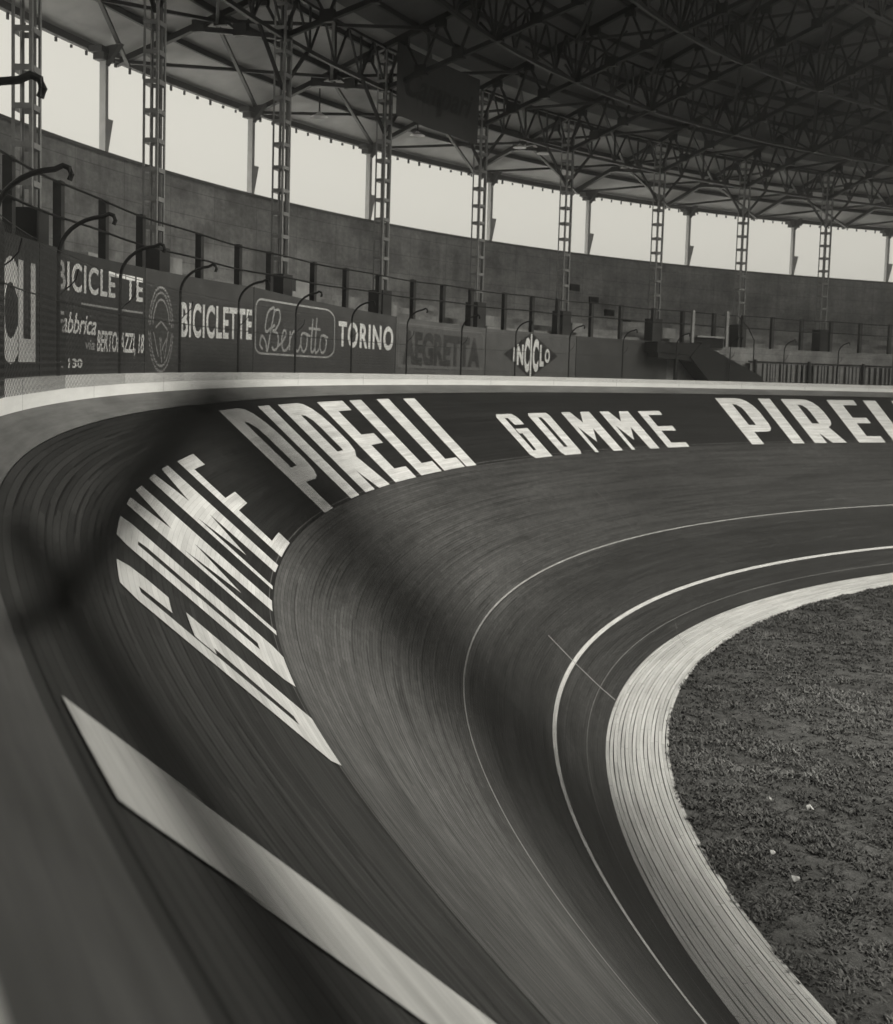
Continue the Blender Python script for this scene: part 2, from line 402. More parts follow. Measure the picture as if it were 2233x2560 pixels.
LET = {
 'P': [[(0,0),(.95,0),(1.2,.03),(1.4,.14),(1.55,.33),(1.62,.6),(1.62,1.15),(1.56,1.34),(1.42,1.46),(1.2,1.5),(.6,1.5),(.6,H),(0,H)],
       [(.6,.27),(.78,.29),(.92,.42),(.95,.6),(.95,1.2),(.6,1.2)]],
 'I': [[(0,0),(.57,0),(.57,H),(0,H)]],
 'R': [[(0,0),(.95,0),(1.2,.03),(1.4,.14),(1.54,.33),(1.6,.6),(1.6,.98),(1.5,1.18),(1.27,1.32),(1.57,H),(.88,H),(.59,1.6),(.59,H),(0,H)],
       [(.6,.27),(.78,.29),(.92,.42),(.95,.6),(.95,1.14),(.6,1.14)]],
 'E': [[(0,0),(1.27,0),(1.27,.25),(.6,.25),(.6,.87),(1.27,.87),(1.27,1.13),(.6,1.13),(.6,1.74),(1.27,1.74),(1.27,H),(0,H)]],
 'L': [[(0,0),(.6,0),(.6,1.75),(1.22,1.75),(1.22,H),(0,H)]],
 'g': [[(.1,0),(.82,0),(.95,.1),(1.0,.22),(1.0,.37),(.55,.37),(.5,.14),(.35,.14),(.35,1.22),(.5,1.22),(.55,.66),(.4,.66),(.4,.5),(1.0,.5),(1.0,GH),(.15,GH),(0,GH-.12),(0,.1)]],
 'o': [[(.08,0),(.93,0),(1.0,.1),(1.0,GH-.1),(.92,GH),(.1,GH),(0,GH-.12),(0,.08)], [(.38,.16),(.52,.16),(.57,.24),(.57,1.2),(.38,1.2)]],
 'm': [[(0,0),(.42,0),(.62,.40),(.92,0),(1.34,0),(1.38,GH),(.92,GH),(.86,.62),(.5,1.12),(.2,.55),(.17,GH),(0,GH)]],
 'e': [[(0,0),(1.02,0),(1.02,.17),(.36,.17),(.36,.62),(1.06,.62),(1.06,.81),(.36,.81),(.36,1.29),(1.06,1.29),(1.06,GH),(0,GH)]],
}
def put(ch, s0, t0, kx=1.0):
    j = random.uniform(-.012, .012)      # hand painted: no two letters quite alike
    return shape_mesh([[(s0+j+a*kx, t0+b+random.uniform(-.006, .006)) for a, b in pl] for pl in LET[ch]])
PIR = [('P', 16.80), ('I', 18.74), ('R', 19.73), ('E', 21.68), ('L', 23.29), ('L', 24.65), ('I', 25.97)]
GOM = [('g', 5.58), ('o', 7.23), ('m', 8.86), ('m', 10.78), ('e', 12.69)]
to_track('pirelli_lettering', [put(c, s, T0) for c, s in PIR], M['paint_white'])
to_track('pirelli_lettering', [put(c, s-24.27, .08, 1.0) for c, s in PIR[3:]], M['paint_white'])
to_track('pirelli_lettering', [put(c, s, T0+.04, 1.04) for c, s in (('P', 41.62), ('I', 43.75), ('R', 44.88), ('E', 47.12), ('L', 48.9), ('L', 50.3), ('I', 51.7))], M['paint_white'])
to_track('gomme_lettering', [put(c, s, G0) for c, s in GOM], M['paint_white'])
to_track('gomme_lettering', [put(c, s, G0+.05, 1.08) for c, s in (('g', 29.74), ('o', 31.43), ('m', 33.2), ('m', 35.2), ('e', 37.15))], M['paint_white'])

# ------------------------------------------------------------------ white edge board on top of the bank
nS = np.arange(-22, 78, .5)
eb = sheet('edge_board', M['coping_white'], np.arange(-95, 150, .25), [(.05, -.413), (.05, -.185), (.044, -.18), (-.05, -.18), (-.05, -.9)], smooth=False)
tag(eb, 'continuous white board along the top edge of the banked track', 'edge board')

# ------------------------------------------------------------------ chain-link fence on the edge board
fence = tag(empty('chain_link_fence'), 'chain-link fence on hooked steel posts along the top of the bank', 'fence')
PITCHF = 2.643
def post_mesh():
    mb = MB(); path = [(0, 0, -.02)]
    for z in np.linspace(.1, 1.06, 6): path.append((0, 0, z))
    for k in range(1, 9):
        a = k/8*math.pi*.46; path.append((.44*(1-math.cos(a))/(1-math.cos(math.pi*.46))*.86, 0, 1.06+.36*math.sin(a)))
    path += [(.43, 0, 1.445), (.47, 0, 1.43), (.485, 0, 1.39), (.47, 0, 1.35)]
    mb.tube(path, .019, 8)
    # small scroll brace half way up
    mb.tube([(0, 0, .70), (.05, 0, .76), (.10, 0, .80), (.15, 0, .86), (.17, 0, .95)], .006, 5)
    me = bpy.data.meshes.new('post'); me.from_pydata([tuple(v) for v in mb.v], [], mb.f); me.materials.append(M['steel_dark']); return me
pm = post_mesh()
CELL = .055
def net_mesh(L, z0, z1):
    """woven diamonds: zig-zag wires side by side"""
    mb = MB(); hx = CELL/2; nz = int((z1-z0)/hx/2)*2; nx = int(L/hx/2); rw = .0017
    for j in range(nx+1):
        for sg in (1, -1):
            if j == nx and sg == 1: continue
            if j == 0 and sg == -1: continue
            mb.tube([(min(L, max(0, j*2*hx+sg*hx*(k % 2)*.97)), .0014*(-1)**k*sg, z0+k*hx) for k in range(nz+1)], rw, 3, False)
    me = bpy.data.meshes.new('wire_mesh'); me.from_pydata([tuple(v) for v in mb.v], [], mb.f); me.materials.append(M['net_wire']); return me
net = net_mesh(PITCHF, -.11, 1.08)
def place_at(ob, s, o, z, span=None):
    t, n = dirs(s)
    if span:
        a = P(s, o, z); b = P(s+span, o, z); t = (b-a).normalized(); n = Vector((t.y, -t.x, 0))
        X, Y = t, n; k = (b-a).length/span
        m4 = Matrix((X*k, Y, Vector((0, 0, 1)))).transposed().to_4x4(); m4.translation = a
    else:
        m4 = Matrix((n, -t, Vector((0, 0, 1)))).transposed().to_4x4(); m4.translation = P(s, o, z)
    ob.matrix_world = m4
for k in range(-4, 20):
    s = 11.1+k*PITCHF
    o = bpy.data.objects.new('post', pm); COL.objects.link(o); o.parent = fence; place_at(o, s, .0, -.18)
    if k == -4: continue
    n_ = bpy.data.objects.new('wire_mesh', net); COL.objects.link(n_); n_.parent = fence; place_at(n_, s, .062, -.18, PITCHF)
for zz, nm in ((.47, 'tension_wire'), (-.06, 'tension_wire'), (.90, 'tension_wire')):
    mb = MB(); mb.tube([P(s, .055, zz) for s in np.arange(.75, 61, .4)], .006 if zz > .4 and zz < .8 else .004, 5); mb.build(nm, M['steel_dark'], fence)
# the same fence where it passes the lens: a few bent diamonds of wire
def strand(name, pts, r=.0029):
    mb = MB(); mb.tube([P(u_, .047, z_) for u_, z_ in pts], r, 8); return mb.build(name, M['wire'], fence)
strand('bent_wire', [(.285, -.0400), (.262, -.0425), (.240, -.0440), (.2302, -.0462), (.2225, -.0435), (.2000, -.0315), (.1757, -.0197), (.150, -.0058), (.1440, -.0032), (.1412, -.0028), (.1380, -.0042), (.1151, -.0115), (.0962, -.0181), (.0694, -.0276), (.045, -.036), (.02, -.05)])
strand('bent_wire', [(.285, -.0640), (.262, -.0570), (.240, -.0500), (.2290, -.0475), (.222, -.0483), (.1678, -.0556), (.1291, -.0609), (.09, -.068), (.03, -.085)])

# ------------------------------------------------------------------ advertising boards behind the fence
OB = -.70
def board(s0, s1, za, zb, mat, label, zbot=-.75, o=OB):
    root = tag(empty('advertising_board'), label, 'advertising board', 'advertising boards behind the fence')
    mb = MB(); n = max(2, int((s1-s0)/.3)); ss = np.linspace(s0+.012, s1-.012, n)
    for i in range(n-1):
        z1_, z2_ = za+(zb-za)*i/(n-1), za+(zb-za)*(i+1)/(n-1)
        a, b = ss[i], ss[i+1]
        mb.quad(P(a, o, zbot), P(b, o, zbot), P(b, o, z2_), P(a, o, z1_))
        mb.quad(P(a, o-.04, zbot), P(a, o-.04, z1_), P(b, o-.04, z2_), P(b, o-.04, zbot))
        mb.quad(P(a, o, z1_), P(b, o, z2_), P(b, o-.04, z2_), P(a, o-.04, z1_))
    mb.quad(P(ss[0], o, zbot), P(ss[0], o, za), P(ss[0], o-.04, za), P(ss[0], o-.04, zbot))
    mb.quad(P(ss[-1], o, zbot), P(ss[-1], o-.04, zbot), P(ss[-1], o-.04, zb), P(ss[-1], o, zb))
    mb.build('panel', mat, root); return root
def on_board(root, name, bm, s0, z0, mat, lift=.006, slope=0.0, o=OB):
    cut(bm, .3); bm.verts.index_update()
    V = [tuple(P3(s0+v.co.x, o+lift, z0+v.co.y+slope*v.co.x)) for v in bm.verts]
    F = [tuple(v.index for v in f.verts) for f in bm.faces]; bm.free()
    me = bpy.data.meshes.new(name); me.from_pydata(V, [], F); return link(name, me, mat, root)
def sign(root, txt, s0, s1, z0, z1, mat, bold=.03, shear=0, slope=0.0, o=OB, space=1.0):
    return on_board(root, 'lettering', text_bm(txt, s1-s0, z1-z0, bold, shear, space), s0, z0, mat, slope=slope, o=o)
def stroke_bm(paths, wd):
    """2D ribbon strokes joined from quads and round joints, each slightly apart in depth-free 2D union by curve fill"""
    bm = bmesh.new()
    for path in paths:
        L = []
        for i in range(len(path)):
            a = Vector(path[max(i-1, 0)]); b = Vector(path[min(i+1, len(path)-1)]); d = (b-a)
            d = d.normalized() if d.length > 1e-6 else Vector((1, 0)); nrm = Vector((-d.y, d.x))*wd/2; p = Vector(path[i])
            L.append((bm.verts.new((p.x+nrm.x, p.y+nrm.y, 0)), bm.verts.new((p.x-nrm.x, p.y-nrm.y, 0))))
        for (a, b), (c, d) in zip(L[:-1], L[1:]): bm.faces.new((a, b, d, c))
    return bm
def smooth_path(pts, n=5):
    out = []; pts = [pts[0]]+list(pts)+[pts[-1]]
    for i in range(1, len(pts)-2):
        p0, p1, p2, p3 = pts[i-1:i+3]
        for k in range(n):
            t = k/n
            out.append(tuple(.5*((2*p1[j])+(-p0[j]+p2[j])*t+(2*p0[j]-5*p1[j]+4*p2[j]-p3[j])*t*t+(-p0[j]+3*p1[j]-3*p2[j]+p3[j])*t**3) for j in (0, 1)))
    out.append(pts[-2]); return out

b0 = board(8.4, 13.15, 1.1, 1.18, M['sign_dark'], 'dark advertising board at the far left edge with tall pale letters')
sign(b0, 'CICLI', 11.0, 13.0, -.1, .95, M['sign_white'], .05)
b1 = board(13.15, 17.0, 1.18, 1.25, M['sign_dark'], 'black bicycle workshop board with address, left of the round emblem')
sign(b1, 'BICICLETTE', 13.75, 16.9, .735, 1.07, M['sign_white'], .022, slope=.01, space=1.12)
sign(b1, '~~~~~~~~~~~~~~~~~~~~~', 14.6, 16.9, .60, .64, M['sign_faded'], .05, slope=.0)
sign(b1, 'Fabbrica', 13.72, 15.15, .26, .50, M['sign_white'], .015, .35)
sign(b1, 'via', 14.75, 15.1, .08, .2, M['sign_faded'], .015, .2)
sign(b1, 'BERTOLAZZI, 18', 15.18, 17.0-.04, .02, .33, M['sign_white'], .02, .2)
sign(b1, 'v. 130', 13.7, 14.65, -.14, -.03, M['sign_white'], .03)
b2 = board(17.0, 21.42, 1.25, 1.31, M['sign_mid'], 'grey bicycle board carrying a laurel wreath emblem at its left end')
# wreath with a small cyclist-like mark
bm = bmesh.new(); cx, cz, ra, rb = .62, .42, .47, .60
for k in range(46):
    a = 2*math.pi*k/46
    if abs(math.sin(a)) < .06: continue
    for rad in (1.0, .87):
        x, y = cx+ra*rad*math.cos(a), cz+rb*rad*math.sin(a); dx, dy = -math.sin(a+.5), math.cos(a+.5)
        q = [bm.verts.new((x-dx*.05-dy*.018, y-dy*.05+dx*.018, 0)), bm.verts.new((x+dx*.05, y+dy*.05, 0)), bm.verts.new((x-dx*.02+dy*.022, y-dy*.02-dx*.022, 0))]
        bm.faces.new(q)
on_board(b2, 'wreath_emblem', bm, 17.0, 0, M['sign_faded'])
bm = stroke_bm([[(cx+.33*math.cos(a), cz+.43*math.sin(a)) for a in np.linspace(.2, 3.0, 14)], [(cx-.3, cz-.05), (cx-.1, cz-.4), (cx, cz-.12), (cx+.14, cz-.42), (cx+.28, cz-.02)],
    [(cx-.22, cz+.02), (cx, cz+.12), (cx+.25, cz)], [(cx-.05, cz-.12), (cx+.03, cz-.48)], [(cx+.03, cz-.3), (cx+.22, cz-.12)]], .03)
on_board(b2, 'wreath_mark', bm, 17.0, 0, M['sign_faded'], .009)
sign(b2, 'BICICLETTE', 18.42, 21.34, .33, .87, M['sign_white'], .025, slope=.015, space=1.1)
b3 = board(21.42, 27.72, 1.31, 1.12, M['sign_mid'], 'dark grey board with script name in a rounded frame beside TORINO')
fr = []
x0, x1, ya, yb, rr_ = .08, 3.52, .15, 1.12, .42
for (ccx, ccy, a0) in ((x1-rr_, yb-.22, 0), (x0+.25, yb-.16, 90), (x0+.25, ya+.14, 180), (x1-rr_, ya+.2, 270)):
    rx_ = rr_ if ccx > 2 else .25; ry_ = {0: .22, 90: .16, 180: .14, 270: .2}[a0]
    for k in range(7):
        a = math.radians(a0+k*15); fr.append((ccx+rx_*math.cos(a), ccy+ry_*math.sin(a)))
fr.append(fr[0]); on_board(b3, 'rounded_frame', stroke_bm([fr], .035), 21.42, 0, M['sign_faded'], slope=-.008)
SCR = [  # script strokes in a box about 3.0 x .8
 [(.10,.02),(-.02,.12),(.05,.32),(.22,.2),(.3,-.02),(.45,.5),(.58,.92),(.5,.98),(.3,.85),(.2,.55),(.25,.42),(.42,.5),(.62,.6)],
 [(.58,.92),(.78,.96),(.84,.75),(.66,.5),(.52,.46),(.74,.4),(.76,.12),(.6,.02),(.5,.1)],
 [(.76,.12),(.95,.22),(1.12,.42),(1.02,.5),(.93,.3),(.98,.06),(1.12,.04),(1.3,.2)],
 [(1.3,.5),(1.28,.04)], [(1.29,.3),(1.45,.5),(1.55,.42),(1.56,.1),(1.66,.04),(1.76,.2)],
 [(1.98,.48),(1.82,.46),(1.78,.2),(1.88,.04),(2.02,.12),(2.06,.4),(1.98,.48),(2.2,.42)],
 [(2.3,.86),(2.24,.14),(2.32,.04),(2.42,.16)], [(2.48,.9),(2.42,.12),(2.5,.04),(2.6,.14)], [(2.12,.62),(2.64,.62)],
 [(2.82,.48),(2.68,.44),(2.64,.18),(2.74,.04),(2.88,.12),(2.92,.36),(2.82,.48),(3.0,.42)]]
on_board(b3, 'script_lettering', stroke_bm([smooth_path([(a*.98, b*.80) for a, b in pth]) for pth in SCR], .05), 21.72, .21, M['sign_faded'], slope=-.01)
sign(b3, 'TORINO', 25.12, 27.6, .36, .90, M['sign_white'], .03, space=1.15, slope=-.01)
b4 = board(27.72, 31.9, 1.12, 1.04, M['sign_grey'], 'weathered light grey board with faded dark capital letters')
fr = [(.12, .0), (.12, .98), (3.9, .93), (4.05, .8), (4.05, -.02), (.12, .0)]
on_board(b4, 'border', stroke_bm([fr], .07), 27.74, 0, M['sign_grey_light'])
sign(b4, 'AEGRETTA', 28.05, 31.65, .02, .84, M['sign_dark'], .05, slope=-.02)
b5 = board(31.9, 36.2, 1.04, 1.02, M['sign_grey'], 'grey board carrying a black diamond with white letters')
dc = 2.15
on_board(b5, 'diamond', shape_mesh([[(dc-1.28, .40), (dc, 1.02), (dc+1.28, .40), (dc, -.22)]]), 31.9, 0, M['sign_black'], .005)
for ch, x0_, x1_, hh in (('I', -.84, -.70, .38), ('N', -.66, -.36, .56), ('C', -.32, -.07, .96), ('C', .08, .36, .92), ('L', .42, .62, .60), ('O', .66, .90, .40)):
    sign(b5, ch, 31.9+dc+x0_, 31.9+dc+x1_, .40-hh/2, .40+hh/2, M['sign_white'], .05).location.z += 0
sign(b5, 'I', 31.9+dc-.035, 31.9+dc+.035, -.18, .98, M['sign_white'], .03)
b6 = board(36.2, 40.6, 1.02, 1.0, M['sign_mid'], 'plain grey board between the diamond sign and the dark stairs')
# low slatted screen right of the stairs
ps = tag(empty('slatted_screen'), 'low screen of uneven pale upright slats right of the dark stairs', 'screen')
mb = MB(); s = 44.6
while s < 62:
    t, n = dirs(s); wd = .07+.1*random.random(); hgt = .93+.08*random.random()
    mb.box(P(s, -.62, -.5+hgt/2), t, n, Vector((0, 0, 1)), wd, .02, hgt); s += wd+.03+.12*random.random()
mb.build('slats', M['grey_board'], ps)
mb = MB()
for z in (.50, -.2): mb.tube([P(s, -.58, z) for s in np.arange(44.4, 62, .5)], .03, 5)
mb.build('rail', M['steel_dark'], ps)
mb = MB()
mb.add([P(44.4, -.72, -.75), P(62, -.72, -.75), P(62, -.72, .45), P(44.4, -.72, .45)], [])
ssb = np.arange(44.4, 62.1, .4)
for a, b in zip(ssb[:-1], ssb[1:]): mb.quad(P(a, -.72, -.75), P(b, -.72, -.75), P(b, -.72, .45), P(a, -.72, .45))
mb.v = mb.v[4:]; mb.f = [tuple(i-4 for i in f) for f in mb.f]
mb.build('backing', M['sign_dark'], ps)
for k in range(7):
    s = 44.7+k*2.6; mb = MB(); t, n = dirs(s); mb.box(P(s, -.55, -.05), t, n, Vector((0, 0, 1)), .08, .08, 1.25); mb.build('post', M['steel_dark'], ps)

# ------------------------------------------------------------------ dark stair from the terrace
st = tag(empty('stairway'), 'dark timber stairway and landing coming down to the track edge at right', 'stairway')
mb = MB(); t0, n0 = dirs(40.4)
def slab(mb, s0, s1, o0, o1, z0a, z1a, z0b=None, z1b=None):
    z0b = z0a if z0b is None else z0b; z1b = z1a if z1b is None else z1b
    a = [P(s0, o0, z0a), P(s1, o0, z0b), P(s1, o1, z0b), P(s0, o1, z0a), P(s0, o0, z1a), P(s1, o0, z1b), P(s1, o1, z1b), P(s0, o1, z1a)]
    mb.add(a, [(0, 3, 2, 1), (4, 5, 6, 7), (0, 1, 5, 4), (1, 2, 6, 5), (2, 3, 7, 6), (3, 0, 4, 7)])
slab(mb, 39.4, 41.5, -.64, -.14, .66, .98, .60, 1.0); slab(mb, 39.5, 41.5, -.6, -.18, .50, .655, .42, .595)
mb.build('landing', M['stair_dark'], st)
mb = MB(); n = 7
for i in range(n):
    sa = 41.5+i*.42; zt = 1.02-i*.17
    slab(mb, sa, sa+.42, -.62, -.10, zt-.03, zt); slab(mb, sa, sa+.02, -.60, -.12, zt-.2, zt-.035)
mb.build('steps', M['stair_dark'], st)
mb = MB()
for oo in (-.64, -.10):
    vs = [P(41.0, oo-.03, .55), P(42.0, oo-.03, -.22), P(44.7, oo-.03, -.22), P(44.5, oo-.03, .02), P(41.5, oo-.03, 1.0)]
    vs2 = [P(41.0, oo, .55), P(42.0, oo, -.22), P(44.7, oo, -.22), P(44.5, oo, .02), P(41.5, oo, 1.0)]
    m5 = len(vs); mb.add(vs+vs2, [tuple(range(m5))[::-1], tuple(range(m5, 2*m5))]+[(i, (i+1) % m5, (i+1) % m5+m5, i+m5) for i in range(m5)])
mb.build('stringer', M['stair_dark'], st)
mb = MB(); t, n = dirs(40.3); mb.box(P(40.35, -.15, 0), t, n, Vector((0, 0, 1)), .09, .09, .98); mb.build('support_post', M['stair_dark'], st)
for s, zt in ((41.7, 2.07), (43.35, 2.12)):
    mb = MB(); t, n = dirs(s); mb.box(P(s, -.66, (zt+.95)/2), t, n, Vector((0, 0, 1)), .11, .08, zt-.95); mb.build('gate_post', M['light_post'], st)
mb = MB(); slab(mb, 41.9, 43.2, -.66, -.60, 1.22, 1.27); mb.build('gate_sill', M['light_post'], st)
mb = MB(); slab(mb, 41.82, 43.25, -.72, -.69, .9, 1.215); mb.build('gate_panel', M['stair_dark'], st)
mb = MB(); mb.tube([P(43.5, -.3, 1.95), P(44.0, -.3, 1.6), P(44.3, -.3, 1.2), P(44.35, -.3, -.2)], .02, 6); mb.build('handrail', M['steel_dark'], st)

# ------------------------------------------------------------------ stand: terrace, parapet and back wall
gs = tag(empty('grandstand'), 'stained concrete spectator stand with high curved back wall behind the boards', 'grandstand')
WTOP = lambda s: 3.97
sG = np.arange(-95, 150, .5)
prof = [(-.80, -.8), (-.80, .96), (-1.25, .96)]
for k in range(4):
    prof += [(-1.75-.55*k, .96+.0*k+.19*k), (-1.75-.55*k, .96+.19*(k+1))]
prof += [(-4.5, .96+.19*4)]
sheet('terrace', M['stand_concrete'], sG, prof, gs, smooth=False)
sheet('back_wall', M['stand_concrete'], sG, [(-4.5, -5.7), (-4.5, 1.2), (-4.5, 3.97), (-4.78, 3.97), (-4.78, -5.7)], gs, smooth=False)
sheet('wall_coping', M['concrete_post'], sG, [(-4.46, 3.90), (-4.46, 3.973), (-4.82, 3.973), (-4.82, 3.90)], gs, smooth=False)
for s, z in ((40.25, 2.79), (41.1, 2.43), (41.8, 2.04), (42.55, 1.72)):
    t, n = dirs(s); mb = MB(); mb.box(P(s, -4.49, z+.02), t, n, Vector((0, 0, 1)), .46, .06, .22); mb.build('vent_opening', M['stair_dark'], gs)
for s in (17.3, 20.1, 24.9, 25.1, 28.9, 33.2, 37.3, 41.6):
    t, n = dirs(s); mb = MB(); hh = .25+.3*random.random(); mb.box(P(s, -1.7, 1.16+hh/2), t, n, Vector((0, 0, 1)), .35+.5*random.random(), .3, hh); mb.build('concrete_block', M['light_post'], gs)
# iron rail on posts along the front of the terrace
hr = tag(empty('terrace_railing'), 'two-bar iron railing on upright posts along the terrace front', 'railing')
RP = [8.6, 10.1, 11.6, 13.1, 14.7, 16.25, 17.6, 19.85, 21.4, 22.7, 24.55, 25.95, 27.4, 28.95, 30.3, 31.6, 33.15, 34.45, 35.65, 37.25, 38.65, 40.2, 41.6, 43.1, 44.5, 45.9, 47.3, 48.7, 50.1, 51.5, 53, 54.5, 56]
for s in RP:
    t, n = dirs(s); mb = MB(); mb.box(P(s, -1.0, .96+.54), t, n, Vector((0, 0, 1)), .12, .10, 1.10+.02*random.random()); mb.build('post', M['steel'], hr)
for z in (2.02, 1.62):
    mb = MB(); mb.tube([P(s, -.94, z+.012*math.sin(s*1.7)) for s in np.arange(7.5, 57, .35)], .016, 5); mb.build('rail', M['steel_dark'], hr)

# ------------------------------------------------------------------ columns
CS = [6.6, 10.8, 15.0, 19.2, 24.05, 28.3, 32.55, 36.5, 40.8, 44.8, 48.7, 52.8, 57.0]
def column():
    root = empty('lattice_column')
    mb = MB(); X, Y, Z = Vector((1, 0, 0)), Vector((0, 1, 0)), Vector((0, 0, 1)); hw, hd, top = .15, .12, 7.25
    for sx_ in (-1, 1):
        for sy in (-1, 1):
            x, y = sx_*hw, sy*hd
            mb.box((x, y-sy*.016, (1.7+top)/2), X, Y, Z, .008, .04, top-1.7); mb.box((x-sx_*.022, y, (1.7+top)/2), X, Y, Z, .036, .008, top-1.7)
    mb.build('shaft', M['column_steel'], root)
    mb = MB(); z = 2.05
    while z < top-.1:
        for sy in (-1, 1): mb.box((0, sy*(hd+.009), z), X, Y, Z, .22, .006, .07)
        for sx_ in (-1, 1): mb.box((sx_*(hw+.009), 0, z), X, Y, Z, .006, .24, .07)
        z += .45
    mb.build('batten_plates', M['column_steel'], root)
    mb = MB()
    mb.box((0, 0, 1.33), X, Y, Z, .40, .40, .85); mb.build('plinth', M['plinth'], root)
    mb = MB(); mb.tube([(.27, -.02, .9), (.27, -.02, 6.9)], .035, 8); mb.build('downpipe', M['concrete_post'], root)
    return root
c0 = column()
def setmat(o, s, oo):
    t, n = dirs(s); m4 = Matrix((t, n, Vector((0, 0, 1)))).transposed().to_4x4(); m4.translation = P(s, oo, 0); o.matrix_world = m4
CL = {3: 'leftmost full lattice column, beside the round wreath emblem board', 4: 'lattice column rising above the script-lettered board', 5: 'lattice column rising above the end of the TORINO board',
      6: 'lattice column rising above the weathered grey board, left of the diamond sign', 7: 'lattice column just right of the diamond sign', 8: 'lattice column left of the dark stairway landing',
      9: 'lattice column rising behind the dark stairs', 10: 'lattice column above the slatted screen near the right edge', 2: 'lattice column cut by the left picture edge'}
cols = []
for i, s in enumerate(CS):
    if i in (0, 1): continue
    c = c0 if i == 2 else copy_tree(c0)
    cols.append((i, s, c))
for i, s, c in cols:
    setmat(c, s, -1.5); tag(c, CL.get(i, 'lattice column beyond the right picture edge'), 'column', 'riveted lattice columns carrying the roof')
def backpost():
    root = empty('roof_post'); mb = MB(); X, Y, Z = Vector((1, 0, 0)), Vector((0, 1, 0)), Vector((0, 0, 1))
    mb.box((0, 0, 5.03), X, Y, Z, .10, .14, 2.1); mb.build('shaft', M['post_pale'], root)
    mb = MB(); vs = []
    for x in (-.07, .07): vs += [(x, -.08, 5.45), (x, .5, 6.27), (x, -.35, 6.0), (x, -.2, 5.75)]
    mb.add([(-.06, .08, 5.75), (-.06, .42, 6.16), (-.06, .08, 6.12), (.06, .08, 5.75), (.06, .42, 6.16), (.06, .08, 6.12)], [(0, 1, 2), (3, 5, 4), (0, 3, 4, 1), (1, 4, 5, 2), (2, 5, 3, 0)])
    mb.box((0, 0, 6.02), X, Y, Z, .62, .30, .12); mb.box((0, 0, 5.9), X, Y, Z, .40, .24, .12); mb.build('haunch', M['steel'], root)
    mb = MB(); mb.add([(.07, -.02, 3.97), (.1, -.02, 3.97), (.30, -.02, 4.75), (.07, -.02, 4.75), (.07, .02, 3.97), (.1, .02, 3.97), (.30, .02, 4.75), (.07, .02, 4.75)],
        [(0, 1, 2, 3), (7, 6, 5, 4), (0, 4, 5, 1), (1, 5, 6, 2), (2, 6, 7, 3), (3, 7, 4, 0)]); mb.build('gusset', M['post_pale'], root)
    return root
BS = [14.4, 18.7, 23.1, 27.8, 32.1, 36.95, 41.1, 45.5, 50.2, 54.5, 59]
NEAR = ['at the left picture edge', 'well left of the leftmost full lattice column', 'just left of the leftmost full lattice column', 'between the first and second full lattice columns', 'just left of the third lattice column', 'just right of the fourth lattice column',
        'right of the fifth lattice column', 'right of the sixth lattice column', 'right of the seventh lattice column', 'beyond the right picture edge', 'far beyond the right picture edge']
bp0 = backpost()
bps = [bp0]+[copy_tree(bp0) for _ in BS[1:]]
for s, c, nn in zip(BS, bps, NEAR):
    setmat(c, s, -4.9); tag(c, 'pale roof post on the back wall '+nn, 'post', 'posts between back wall and roof eave')

# ------------------------------------------------------------------ roof
roof = tag(empty('stadium_roof'), 'large sloping stand roof on dark steel trusses filling the top', 'roof')
sR = np.arange(-95, 150, .5); OI = 11.0
sheet('eave_sheets', M['roof_sheet_lit'], sR, [(-5.55, roofz(-5.55)+.14), (-1.3, roofz(-1.3)+.14)], roof, smooth=False)  # outer strip split off to carry the painted eave light
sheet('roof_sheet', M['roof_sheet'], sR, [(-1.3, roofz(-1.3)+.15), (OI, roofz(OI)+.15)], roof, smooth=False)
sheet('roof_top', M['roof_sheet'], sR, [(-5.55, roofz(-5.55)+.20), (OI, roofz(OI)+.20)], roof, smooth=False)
mb = MB()
for k in range(int(70/.42)):     # ragged gutter brackets under the eave
    s = 3+k*.42; t, n = dirs(s)
    mb.box(P(s, -5.36, roofz(-5.4)-.07), t, n, Vector((0, 0, 1)), .03+.03*random.random(), .04, .06+.07*random.random())
mb.build('gutter_brackets', M['steel'], roof)
mb = MB(); ss = np.arange(2, 72, .5)
for a, b in zip(ss[:-1], ss[1:]): mb.bar(P(a, -5.32, roofz(-5.3)+.02), P(b, -5.32, roofz(-5.3)+.02), .12, .14)
mb.build('eave_beam', M['steel'], roof)
o = -4.15
while o < OI:
    mb = MB()
    for a, b in zip(ss[:-1], ss[1:]): mb.bar(P(a, o, roofz(o)+.07), P(b, o, roofz(o)+.07), .07, .12)
    mb.build('purlin', M['steel'], roof); o += 1.15
CR = [3.0, 6.6, 10.8, 15.0, 19.2, 24.05, 28.3, 32.55, 36.5, 40.8, 44.8, 48.7, 52.8, 57.0, 61.2, 65.5, 70]
def bot(o): return roofz(o) - float(np.interp(o, [-5.3, -3.4, -1.5, 6, 11], [.02, .1, 1.0, 1.25, .35]))
